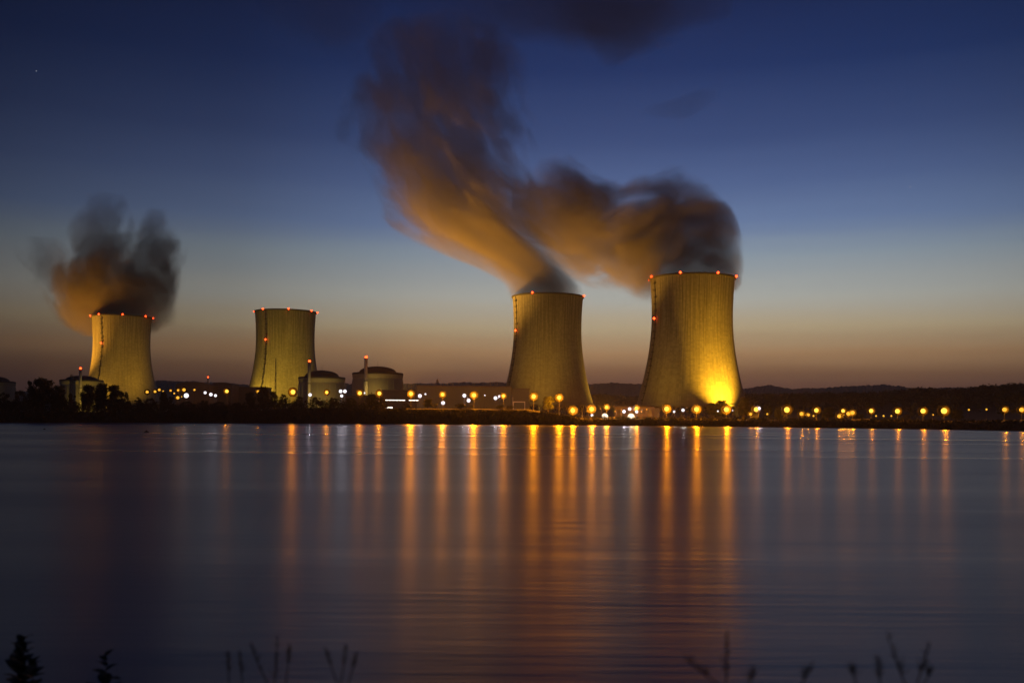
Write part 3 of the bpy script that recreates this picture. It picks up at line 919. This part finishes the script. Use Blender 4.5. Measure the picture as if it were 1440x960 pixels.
LAMPS = [
 (207, 551, 'o', 200, 'orange lamp nearest the round trees under the far steaming tower'),
 (218, 550.5, 'o', 260, 'orange lamp close beside the bright one under the far tower edge'),
 (224, 548, 'o', 270, 'brighter orange lamp at the foot of the far tower, in a close pair'),
 (229.5, 550, 't', 290, 'tiny orange lamp just beside the close pair at the far tower'),
 (240, 549, 'o', 270, 'orange lamp on its own between far tower and curved roof hall'),
 (250.5, 548.5, 'o', 265, 'upper orange lamp at the corner of the curved roof hall'),
 (258.8, 548, 'o', 265, 'orange lamp right above the single big white lamp'),
 (273.5, 548, 'o', 260, 'orange lamp on a visible mast before the curved roof hall'),
 (250, 559, 'o', 215, 'low orange lamp just beside the single big white lamp'),
 (255.5, 557.5, 't', 225, 'small orange lamp squeezed against the single big white lamp'),
 (245, 553, 't', 250, 'tiny orange lamp below the corner of the curved roof hall'),
 (262, 556, 'W', 200, 'single big white lamp in front of the curved roof hall'),
 (288.5, 552, 'w', 220, 'highest of three white lamps in a slanting row'),
 (296.5, 554.5, 'w', 215, 'middle of three white lamps in a slanting row'),
 (303, 556, 'w', 210, 'lowest of three white lamps in a slanting row'),
 (319, 550, 'O', 150, 'big orange lamp directly beside the slanting row of three white lamps'),
 (363, 550.5, 'o', 240, 'small orange lamp at the foot of the steamless tower near the leafy tree'),
 (412, 551, 'O', 120, 'big orange lamp below the steamless tower'),
 (436, 555, 'w', 130, 'white lamp at the foot of the chimney by the steamless tower'),
 (459.5, 551.5, 'O', 110, 'big orange lamp in front of the reactor by the steamless tower'),
 (479, 550, 'w', 150, 'first of two joined white lamps between the two reactors'),
 (485, 550, 'w', 150, 'second of two joined white lamps between reactors, nearer the larger dome'),
 (480.5, 556.5, 'w', 140, 'white lamp just under the two joined ones between the reactors'),
 (506, 552.5, 'O', 100, 'big orange lamp at the foot of the chimney before the largest dome'),
 (512.5, 552.5, 'v', 110, 'pinprick white lamp beside the largest dome chimney foot'),
 (533.5, 553, 'O', 95, 'orange lamp in front of the middle of the largest reactor dome'),
 (578, 553.5, 'O', 60, 'big orange lamp above the glowing covered walkway'),
 (590.5, 556.5, 'w', 80, 'white lamp on a pale mast at the end of the covered walkway'),
 (598.2, 554, 'v', 110, 'pinprick white lamp beside the pale mast at the walkway end'),
 (622.5, 554.5, 'O', 58, 'big orange lamp before the hall with a white lamp under it'),
 (623, 566.3, 'w', 75, 'low white lamp directly under an orange one before the hall'),
 (653, 556, 'w', 85, 'white lamp on a pale mast before the middle of the hall'),
 (659, 563, 'w', 85, 'lower white lamp close to the pale mast at mid hall'),
 (666.5, 555.5, 'O', 56, 'big orange lamp before the middle of the long hall'),
 (681.8, 555.7, 'v', 130, 'pinprick white lamp alone on the long hall front'),
 (696.8, 559.5, 'w', 90, 'lower of two white lamps near the far end of the hall'),
 (702, 557, 'w', 88, 'white lamp touching an orange lamp near the end of the hall'),
 (708, 556.5, 'O', 56, 'orange lamp touching a white lamp near the end of the hall'),
 (750.5, 557.3, 'O', 56, 'orange lamp just past the end of the long hall'),
 (786.5, 558.8, 'O', 60, 'orange lamp on a tall mast beside the round bush'),
 (805.5, 577, 'O', 45, 'wide glaring orange lamp low on the slope below the dim tower'),
 (799.5, 576.5, 't', 48, 'tiny orange lamp stuck to the glaring one on the slope'),
 (832, 575, 'O', 48, 'big orange lamp above a white lamp at the dim tower edge'),
 (826, 577.5, 't', 60, 'tiny orange lamp close to the lamp pair at the dim tower edge'),
 (832.5, 583.7, 'w', 40, 'white lamp directly below the orange one at the dim tower edge'),
 (844.3, 574.5, 't', 60, 'small orange lamp on a bare post between dim tower and pump house'),
 (853, 572.5, 'O', 70, 'high orange lamp over the dazzling white lamp near the shore'),
 (850.5, 585.5, 'B', 34, 'dazzling large white lamp low at the shore under an orange lamp'),
 (865, 578.3, 't', 62, 'small orange lamp at the gates of the pump house'),
 (877.5, 578.5, 'w', 66, 'white lamp in front of the pump house gates'),
 (885.5, 574.8, 'W', 70, 'brightest white lamp on the front of the pump house'),
 (895, 573.8, 'O', 68, 'orange lamp on the front of the pump house'),
 (895.3, 578.8, 'w', 66, 'small white lamp under the orange one at the pump house'),
 (887.5, 586.2, 'B', 34, 'dazzling large white lamp low at the shore before the pump house'),
 (901.8, 578.5, 't', 60, 'small orange lamp on the thick post beside the pump house'),
 (909.5, 575.5, 't', 64, 'dim small lamp on the taller of the thin posts by the pump house'),
 (937.5, 574.7, 'O', 52, 'orange lamp before the left foot of the nearest tower'),
 (948, 578.7, 'w', 60, 'white lamp on a pale post before the nearest tower'),
 (960.5, 576.5, 'w', 70, 'white lamp before the middle of the nearest tower'),
 (979.5, 575.3, 'O', 52, 'orange lamp before the middle of the nearest tower'),
 (1009.5, 578, 'v', 80, 'pinprick white lamp under the tree at the nearest tower'),
 (1021.5, 575.7, 'O', 50, 'orange lamp in front of the tree at the nearest tower foot'),
 (1030.3, 577, 'v', 60, 'small white lamp beside the tree at the nearest tower foot'),
 (1055.5, 582, 'o', 55, 'low orange lamp beside the lit white kiosk'),
 (1063.3, 575.5, 'O', 50, 'orange lamp merged with a white one above the kiosk'),
 (1067, 574.2, 'w', 52, 'white lamp merged with an orange one above the kiosk'),
 (1079, 582, 't', 70, 'pinprick orange lamp in the dark beyond the kiosk'),
 (1106.5, 576, 'O', 48, 'upper lamp of the stacked orange pair before the dark wood'),
 (1103.5, 581.7, 'o', 60, 'lower lamp of the stacked orange pair before the dark wood'),
 (1112.3, 579, 't', 64, 'pinprick orange lamp touching the stacked orange pair'),
 (1127, 581.7, 'o', 62, 'first of two middling orange lamps between bigger ones at the wood'),
 (1136.8, 583, 'o', 62, 'second of two middling orange lamps, next to a big one'),
 (1144, 584.6, 't', 58, 'small orange lamp under the big one beside two middling lamps'),
 (1148, 576.7, 'O', 48, 'big orange lamp beside the two middling ones'),
 (1185.5, 577.5, 'O', 52, 'orange lamp on a mast above the short pale wall'),
 (1180, 585, 'o', 56, 'low orange lamp under the mast at the short pale wall'),
 (1186.5, 582.5, 't', 60, 'tiny orange lamp on the mast at the short pale wall'),
 (1193, 581.5, 'o', 64, 'orange lamp between the two pale walls, lower of two'),
 (1199, 580, 'o', 64, 'orange lamp between the two pale walls, higher of two'),
 (1225, 577.5, 'O', 48, 'big orange lamp at the end of the longer pale wall'),
 (1232, 584.6, 't', 60, 'pinprick orange lamp just past the longer pale wall'),
 (1242.5, 584.6, 't', 62, 'pinprick orange lamp midway between two big lamps past the walls'),
 (1253.5, 584.6, 't', 62, 'pinprick orange lamp just before the big lamp past the walls'),
 (1249.3, 591.3, 't', 34, 'lowest pinprick orange lamp near the water past the walls'),
 (1262, 578, 'O', 46, 'big orange lamp standing alone beyond the pinprick lamps'),
 (1298, 577.7, 'O', 46, 'big orange lamp, next to last before the lights grow small'),
 (1312.3, 583, 't', 60, 'tiny orange lamp between the last two big lamps'),
 (1327.5, 577.5, 'O', 46, 'last big orange lamp before the lights grow small'),
 (1324.5, 584, 't', 48, 'tiny orange lamp under the last big lamp'),
 (1362.5, 576, 't', 120, 'faint lamp, first after the last big orange lamp'),
 (1387.3, 575.5, 't', 120, 'faint lamp, second after the last big orange lamp'),
 (1412.5, 575.8, 'o', 120, 'amber lamp next to the edge one in the dark wood'),
 (1436.5, 576, 'o', 120, 'amber lamp at the very edge of the photo'),
]
for L in LAMPS:
    lamp(*L, arm=.9 if L[2] == 't' and 795 < L[0] < 915 else 0)
# unlit slim posts and one bent street lamp by the pump house
for q, (px, y, lb) in enumerate([(913, 577.5, 'thin unlit post beside the pump house, nearer the pump house'), (915.6, 577.5, 'thin unlit post beside the pump house, nearer the bent street lamp'), (873.5, 574, 'tall thin post between the pump house gates'), (818.8, 575, 'lone thin post on the shore between dim tower lamps')]):
    p = at(px, y, 815); g = ground_z(p.x, 815) - .2
    T = thing('slim_post', lb, 'post', (p.x, 815, g), 0, 'slim posts by the pump house')
    mb = MB(); mb.tube((0, 0, 0), (0, 0, p.z - g), .28, .2, 7); mb.build('pole', 'mast_grey', T)
    mb = MB(); mb.tube((0, 0, p.z - g), (0, 0, p.z - g + .4), .34, .3, 7); mb.build('cap', 'metal_dark', T)
p = at(926, 577.5, 812); g = ground_z(p.x, 812) - .2; h = p.z - g
T = thing('bent_street_lamp', 'unlit street lamp with bent arm beside the gabled hut', 'lamp', (p.x, 812, g))
mb = MB(); mb.path([(0, 0, 0), (0, 0, h - 1.2), (.4, 0, h - .4), (1.2, 0, h), (3.0, 0, h + .1)], [.26, .2, .18, .16, .14]); mb.build('mast', 'mast_grey', T)
mb = MB(); mb.box(2.6, 4.0, -.25, .25, h - .1, h + .2); mb.build('lamp_head', 'mast_grey', T)

# ------------------------------------------------------------------ vegetation
def leaf_cloud(mb, c, rx, rz, n, size, rnd, flat=1.0):
    for _ in range(n):
        while True:
            v = Vector((rnd.uniform(-1, 1), rnd.uniform(-1, 1), rnd.uniform(-1, 1)))
            if v.length < 1: break
        v = v * (0.55 + .45 * rnd.random())
        p = Vector((c[0] + v.x * rx, c[1] + v.y * rx, c[2] + v.z * rz))
        a = Vector((rnd.uniform(-1, 1), rnd.uniform(-1, 1), rnd.uniform(-.6, .6))).normalized()
        b = a.cross(Vector((rnd.uniform(-1, 1), rnd.uniform(-1, 1), rnd.uniform(-1, 1)))).normalized()
        s = size * rnd.uniform(.6, 1.3)
        a *= s; b *= s * .55
        mb.add([p - a, p + b * .9, p + a, p - b * .9], [(0, 1, 2, 3)])

def tree_meshes(seed, shape):
    """unit-height tree about 10 m tall: trunk + limbs, crown of leaves in clumps"""
    rnd = random.Random(seed)
    tr, cr = MB(), MB()
    pts = [(0, 0, -.6), (.08, .05, 1.2), (rnd.uniform(-.2, .2), .1, 3), (rnd.uniform(-.3, .3), 0, 5.5), (0, 0, 8)]
    tr.path(pts, [.42, .34, .26, .17, .05], 7)
    clumps = []
    if shape == 'round':
        k = 46
        for i in range(k):
            a = rnd.uniform(0, 6.28); zz = rnd.uniform(2.4, 9.1)
            rad = 3.4 * math.sqrt(max(.05, 1 - ((zz - 5.6) / 4.0) ** 2)) * rnd.uniform(.4, 1.0)
            clumps.append((rad * math.cos(a), rad * math.sin(a), zz, rnd.uniform(1.1, 1.8)))
    elif shape == 'tall':
        for i in range(26):
            a = rnd.uniform(0, 6.28); zz = rnd.uniform(1.8, 9.6)
            rad = 1.5 * (1 - ((zz - 5) / 5.4) ** 2) * rnd.uniform(.3, 1.1)
            clumps.append((rad * math.cos(a), rad * math.sin(a), zz, rnd.uniform(.6, 1.0)))
    else:
        for i in range(24):
            a = rnd.uniform(0, 6.28); zz = rnd.uniform(1.2, 8.6)
            rad = 4.4 * math.sqrt(max(.05, 1 - ((zz - 4) / 5.0) ** 2)) * rnd.uniform(.4, 1.0)
            clumps.append((rad * math.cos(a), rad * math.sin(a), zz, rnd.uniform(.9, 1.7)))
    for j, (x, y, z, r) in enumerate(clumps):
        if j % 2 == 0:
            z0 = max(1.0, z - 2.2)
            tr.path([(0, 0, z0), (x * .5, y * .5, z - .6), (x, y, z)], [.14, .08, .02], 5)
        leaf_cloud(cr, (x, y, z), r, r * .8, int(95 * r), .30, rnd)
    return tr.mesh('trunk', 'bark'), cr.mesh('crown', 'leaf')
TREES = {s: [tree_meshes(10 * i + j, s) for j in range(3)] for i, s in enumerate(('round', 'tall', 'bushy'))}
TW = {'round': 4.6, 'tall': 2.1, 'bushy': 5.4}
def tree(px, ytop, hw, off, shape, label, name='tree', k=0, sink=0.0):
    d = shore_y(px) + off if off < 400 else off
    p = at(px, ytop, d); g = ground_z(p.x, d) - .3 - sink
    h = (p.z - g) / 9.9
    sw = (hw * d / F) / TW[shape]
    T = thing(name, label, 'tree' if name == 'tree' else 'shrub', (p.x, d, g), random.uniform(0, 6.28), 'trees and shrubs on the far shore')
    T.scale = (sw, sw, h)
    tm, cm = TREES[shape][k % 3]
    inst('trunk', tm, T); inst('crown', cm, T)
TL = [
 (6, 549, 15, 18, 'bushy', 'shore tree at the photo edge below the cut-off reactor'),
 (27, 546, 13, 16, 'bushy', 'low shore tree between the cut-off reactor and the spiky tree'),
 (42, 536, 7, 22, 'tall', 'narrow spiky tree beside the tallest shore tree'),
 (59, 531, 21, 22, 'round', 'tallest shore tree, rounded, near the dark lattice tower'),
 (82, 541, 15, 20, 'round', 'sloping shoulder tree next to the tallest shore tree'),
 (101, 551, 11, 16, 'bushy', 'low tree in the dip under the dark lattice tower'),
 (124, 540.5, 13, 20, 'round', 'round tree just beside the foot of the far chimney'),
 (143, 538, 14, 24, 'round', 'domed tree before the far reactor and tower, top of its clump'),
 (162, 541, 15, 20, 'round', 'wide round tree hiding the foot of the far tower'),
 (177, 548, 9, 16, 'bushy', 'last tree of the round clump, beside the bare tower basin'),
 (195, 557, 8, 30, 'tall', 'small pointed bush before the far tower basin'),
 (212, 558, 10, 24, 'bushy', 'low bush under the first orange lamp'),
 (230, 550, 8, 34, 'round', 'small round tree between orange lamps under the far hill'),
 (241, 556, 9, 30, 'bushy', 'bush below the orange lamp that stands alone'),
 (264, 563, 12, 26, 'bushy', 'low bush beneath the single big white lamp'),
 (287, 561, 11, 28, 'bushy', 'low bush beneath the slanting row of white lamps'),
 (310, 563.5, 12, 26, 'bushy', 'low bush beneath the big lamp near the white row'),
 (333, 565, 11, 26, 'bushy', 'low bush before the flat dark hall'),
 (352, 551, 9, 60, 'round', 'dark tree before the flat hall, lower of the leafy pair'),
 (372, 543, 12, 64, 'round', 'leafy tree standing highest against the steamless tower'),
 (385, 550, 8, 56, 'round', 'small tree under the thin dark mast'),
 (398, 552, 9, 50, 'bushy', 'shrubby tree beside the lamp below the steamless tower'),
 (421, 556, 11, 50, 'bushy', 'shrubby tree under the lamp below the steamless tower'),
 (445, 557, 12, 46, 'bushy', 'shrubby tree at the foot of the chimney by the steamless tower'),
 (468, 557.5, 12, 46, 'bushy', 'shrubby tree below the reactor by the steamless tower'),
 (492, 558, 11, 46, 'bushy', 'shrubby tree between the two reactors'),
 (522, 553.5, 9, 44, 'round', 'round bush under the largest reactor dome'),
 (537, 558, 10, 42, 'bushy', 'bush beside the glowing covered walkway'),
 (570, 566, 9, 40, 'bushy', 'small bush in front of the glowing covered walkway'),
 (602, 560, 10, 44, 'round', 'round dark tree at the end of the covered walkway'),
 (613, 567, 7, 42, 'bushy', 'small bush leaning on the round tree at the walkway end'),
 (648, 567, 10, 36, 'round', 'rounded bush before the middle of the hall'),
 (660, 569, 8, 36, 'bushy', 'lower bush attached to the rounded one at mid hall'),
 (703, 569, 8, 34, 'round', 'bush under the lamps near the end of the hall'),
 (716, 569.5, 8, 34, 'bushy', 'bush below the pale portal frame'),
 (771, 557, 11, 66, 'round', 'round solitary bush beside the lamp at the dim tower'),
 (1001, 566, 9, 110, 'round', 'smaller side crown of the tree before the yellow tower patch'),
 (1014, 562, 14, 112, 'round', 'tree standing before the bright yellow tower patch'),
 (1046, 558.5, 12, 105, 'round', 'dark round tree at the right foot of the nearest tower'),
 (1082, 572, 12, 100, 'bushy', 'dark tree between the kiosk and the stacked lamps'),
 (1095, 574, 9, 100, 'round', 'dark tree just before the stacked orange pair'),
 (1164, 573, 12, 110, 'round', 'dark tree between the big lamp and the short pale wall'),
 (1208, 580, 9, 80, 'bushy', 'dark bush above the longer pale wall'),
 (1275, 582, 10, 80, 'bushy', 'dark bush beyond the solitary big lamp'),
 (1345, 576, 12, 90, 'round', 'dark tree just after the last big lamp'),
]
for i, L in enumerate(TL):
    nm = 'tree' if 'tree' in L[5] else 'shrub'
    tree(*L, name=nm, k=i)

# undergrowth covering the bank
def scrub(name, label, samples, seed, size):
    rnd = random.Random(seed)
    mb = MB()
    for (x, y, z, r, hh, n) in samples(rnd):
        leaf_cloud(mb, (x, y, z + hh * .4), r, hh * .6, n, size, rnd)
    tag(mb.build(name, 'leaf'), label, 'vegetation', kind='stuff')
SCRUB = [(-60, 553), (0, 553), (90, 552), (105, 557), (180, 557), (187, 560), (220, 558), (262, 562), (340, 564), (352, 558), (400, 556), (535, 558), (550, 572), (640, 576), (735, 580), (770, 584), (800, 589)]
def bank_scrub(rnd):
    for i in range(2600):
        px = rnd.uniform(-60, 800)
        t_ = rnd.uniform(-1, 46 if px < 545 else 26)
        d = shore_y(px) + t_
        x = (px - 720) / F * d
        g = ground_z(x, d)
        hh = (at(px, lerp_table(SCRUB, px), d).z - g) * rnd.uniform(.55, 1.0)
        hh = max(1.0, min(hh, 4.0 + t_ * .35))
        yield x, d, g, rnd.uniform(1.6, 3.2), hh, 26
    for i in range(1300):
        px = rnd.uniform(790, 1500)
        d = shore_y(px) + rnd.uniform(-1, 26)
        x = (px - 720) / F * d
        yield x, d, ground_z(x, d), rnd.uniform(.8, 2.2), rnd.uniform(.8, 2.6), 16
scrub('undergrowth', 'dark tangled undergrowth along the far shore', bank_scrub, 5, .55)
def wood_pts(rnd):
    for i in range(2600):
        px = rnd.uniform(735, 1500)
        yr = lerp_table(RDEP, px)
        d = yr - abs(rnd.gauss(0, 190)) + 40
        d = max(d, shore_y(px) + (190 if px < 1250 else 150))
        if px < 1060: d = max(d, 1420)
        x = (px - 720) / F * d
        yield x, d, ground_z(x, d) + 2, rnd.uniform(4, 7.5), rnd.uniform(9, 14), 34
scrub('wood', 'dark wood covering the rise behind the shore lamps', wood_pts, 9, 1.7)

# ------------------------------------------------------------------ buoys
def buoy(px, py, r, label):
    d = H * F / (py - hz_row(px))
    x = (px - 720) / F * d
    T = thing('buoy', label, 'buoy', (x, d, 0), 0, 'dark buoys on the lake')
    mb = MB(); mb.lathe([(.05, -.5 * r), (.7 * r, -.35 * r), (r, 0.05 * r), (.95 * r, .25 * r), (.5 * r, .5 * r), (.2 * r, .75 * r), (.04 * r, .8 * r)], 14); mb.build('float', 'buoy_paint', T, True)
    mb = MB(); mb.tube((0, 0, .75 * r), (0, 0, 1.1 * r), .06 * r, .06 * r, 6); mb.build('pin', 'metal_dark', T)
buoy(62.5, 603.6, .45, 'smaller dark buoy, nearer the photo edge')
buoy(206, 607.6, .75, 'larger dark buoy below the far steaming tower')

# ------------------------------------------------------------------ weeds on the near bank
def leaf_mesh(ln, wd):
    mb = MB()
    n = 4
    vs = []
    for i in range(n + 1):
        u = i / n
        ww = wd * math.sin(math.pi * min(.98, .1 + .9 * u)) ** .8
        z = .25 * ln * u - .35 * ln * u * u
        vs += [(u * ln, -ww, z + .15 * ww), (u * ln, 0, z), (u * ln, ww, z + .15 * ww)]
    fs = []
    for i in range(n):
        for j in range(2):
            a = i * 3 + j
            fs.append((a, a + 3, a + 4, a + 1))
    mb.add(vs, fs)
    return mb.mesh('leaf', 'leaf_weed')
LEAF = leaf_mesh(.06, .018)
def weed(px, ytop, d, nl, spread, label, rnd, lean=0.0):
    p = at(px, ytop, d)
    g = bank_z(p.x, d)
    h = p.z - g
    T = thing('leafy_weed', label, 'plant', (p.x - lean, d, g - .03), 0, 'weeds on the near bank')
    mb = MB(); pts = [(lean * (u ** 2) , 0, h * u) for u in (0, .25, .5, .75, 1)]
    mb.path(pts, [.009, .008, .007, .005, .002], 6); mb.build('stem', 'stalk', T)
    for i in range(nl):
        u = 1 - (i / nl) * (.62 if nl > 20 else .45)
        a = i * 2.4 + rnd.uniform(-.4, .4)
        o = inst('leaf', LEAF, T, (lean * u * u, 0, h * u))
        s = spread * (.6 + .8 * min(1, (1 - u) * 3 + .15)) * rnd.uniform(.8, 1.2)
        o.scale = (s, s * 1.1, s)
        o.rotation_euler = (0, -R(rnd.uniform(5, 45)), a)
rw = random.Random(21)
weed(31, 895, 8.5, 64, 2.7, 'dark leafy weed at the bottom corner, tallest of the leafy pair', rw)
weed(46, 926, 8.2, 30, 2.2, 'short leafy weed right beside the tallest leafy one', rw)
weed(149, 917, 8.5, 26, 2.6, 'shorter lone leafy weed at the bottom edge', rw)
def stalk(px0, py0, d, px1, head, label, rnd, name='grass_stalk'):
    """px0,py0: tip; px1: where it leaves the frame"""
    a, b = at(px0, py0, d), at(px1, 960, d)
    g = bank_z(b.x, d)
    dirv = (a - b); k = (b.z - g) / max(.05, dirv.z)
    root = Vector((b.x - dirv.x * min(k, .6) * .7, d, g))
    T = thing(name, label, 'plant', root, 0, 'grass stalks on the near bank')
    A, B = a - root, b - root
    mid = B.lerp(A, .5) + Vector((dirv.x * .03, 0, 0))
    mb = MB(); mb.path([(0, 0, -.03), B * .5, B, mid, A], [.005, .0045, .0035, .003, .002], 6); mb.build('stem', 'stalk', T)
    if head:
        mb = MB()
        for i in range(34):
            u = 1 - min(.95, head * 1.7) * rnd.random() ** .8
            c = mid.lerp(A, (u - .5) * 2) if u > .5 else B.lerp(mid, u * 2)
            q = Vector((rnd.uniform(-1, 1), rnd.uniform(-1, 1), rnd.uniform(.6, 2.2))).normalized() * rnd.uniform(.015, .05) * (1.3 - .7 * u)
            mb.tube(c, c + q, .0022, .0008, 4)
        mb.build('seed_head', 'stalk', T)
    for s_ in (-1, 1):
        lf = inst('leaf', LEAF, T, B * .8)
        lf.scale = (3.6, .3, 2.0); lf.rotation_euler = (0, -R(60), 0 if s_ > 0 else math.pi)
ST = [
 (962, 924, 4.2, 1008, .45, 'slanting grass stalk with thick tip, leaning away from the upright one'),
 (1023, 887, 4.6, 1021, .7, 'straight upright grass stalk below the nearest tower'),
 (1060, 941, 4.0, 1054, .6, 'short blunt grass tip beside the straight upright stalk'),
 (1142, 934, 4.2, 1128, .5, 'short slanting stalk midway between the upright and crossed stalks'),
 (1196, 936, 4.0, 1204, .4, 'bent little stalk just before the crossed stalks'),
 (1234, 920, 4.2, 1238, .5, 'bushy short stalk under the crossed stalks'),
 (1248, 890, 4.4, 1272, .5, 'long stalk of the crossed group leaning towards the towers'),
 (1308, 902, 4.4, 1290, .5, 'thick-tipped stalk of the crossed group leaning to the photo edge'),
 (1310, 941, 4.3, 1300, .3, 'short stalk under the thick-tipped leaning one'),
 (321, 916, 5.5, 322, .4, 'faint upright stalk at the start of the pale blurred clump'),
 (337, 916, 5.5, 341, .4, 'second faint upright stalk of the pale blurred clump'),
 (352, 905, 5.5, 376, .4, 'faint stalk leaning across the pale blurred clump'),
 (390, 898, 5.5, 386, .6, 'tallest faint stalk of the pale blurred clump'),
 (408, 905, 5.5, 402, .3, 'last faint stalk of the pale blurred clump'),
 (458, 912, 5.0, 474, .3, 'faint forked stalk leaning one way below the orange streaks'),
 (487, 908, 5.0, 479, .3, 'faint upright stalk of the forked trio below the orange streaks'),
 (502, 918, 5.0, 490, .3, 'faint outer stalk of the forked trio below the orange streaks'),
]
for L in ST:
    stalk(*L, rnd=rw)

# ------------------------------------------------------------------ the first stars
emit('starlight', (.9, .92, 1.0), .55)
for (px, py, r, lb) in [(1279.5, 263, 17, 'brightest early star, alone in the blue beyond the nearest tower'), (51, 100, 13, 'faint early star in the darkest corner of sky'), (272, 297, 11, 'very faint star above the steamless tower')]:
    p = at(px, py, 30000)
    mb = MB(); mb.ball((0, 0, 0), r, 8, 6)
    tag(mb.build('star', 'starlight', loc=p), lb, 'star', 'early stars')

# ------------------------------------------------------------------ haze of the evening air
HAZE = True
if HAZE:
    mb = MB(); mb.box(-7800, 7800, -300, 7300, -30, 640)
    m, t = mat('evening_haze')
    pv = t.n('ShaderNodeVolumePrincipled')
    pv.inputs['Color'].default_value = (.92, .93, 1.0, 1); pv.inputs['Density'].default_value = 6.5e-5; pv.inputs['Anisotropy'].default_value = .5
    o = t.n('ShaderNodeOutputMaterial'); t.put(o.inputs['Volume'], pv.outputs[0])
    tag(mb.build('haze', m), 'thin evening haze over lake and hills', 'haze', kind='stuff')
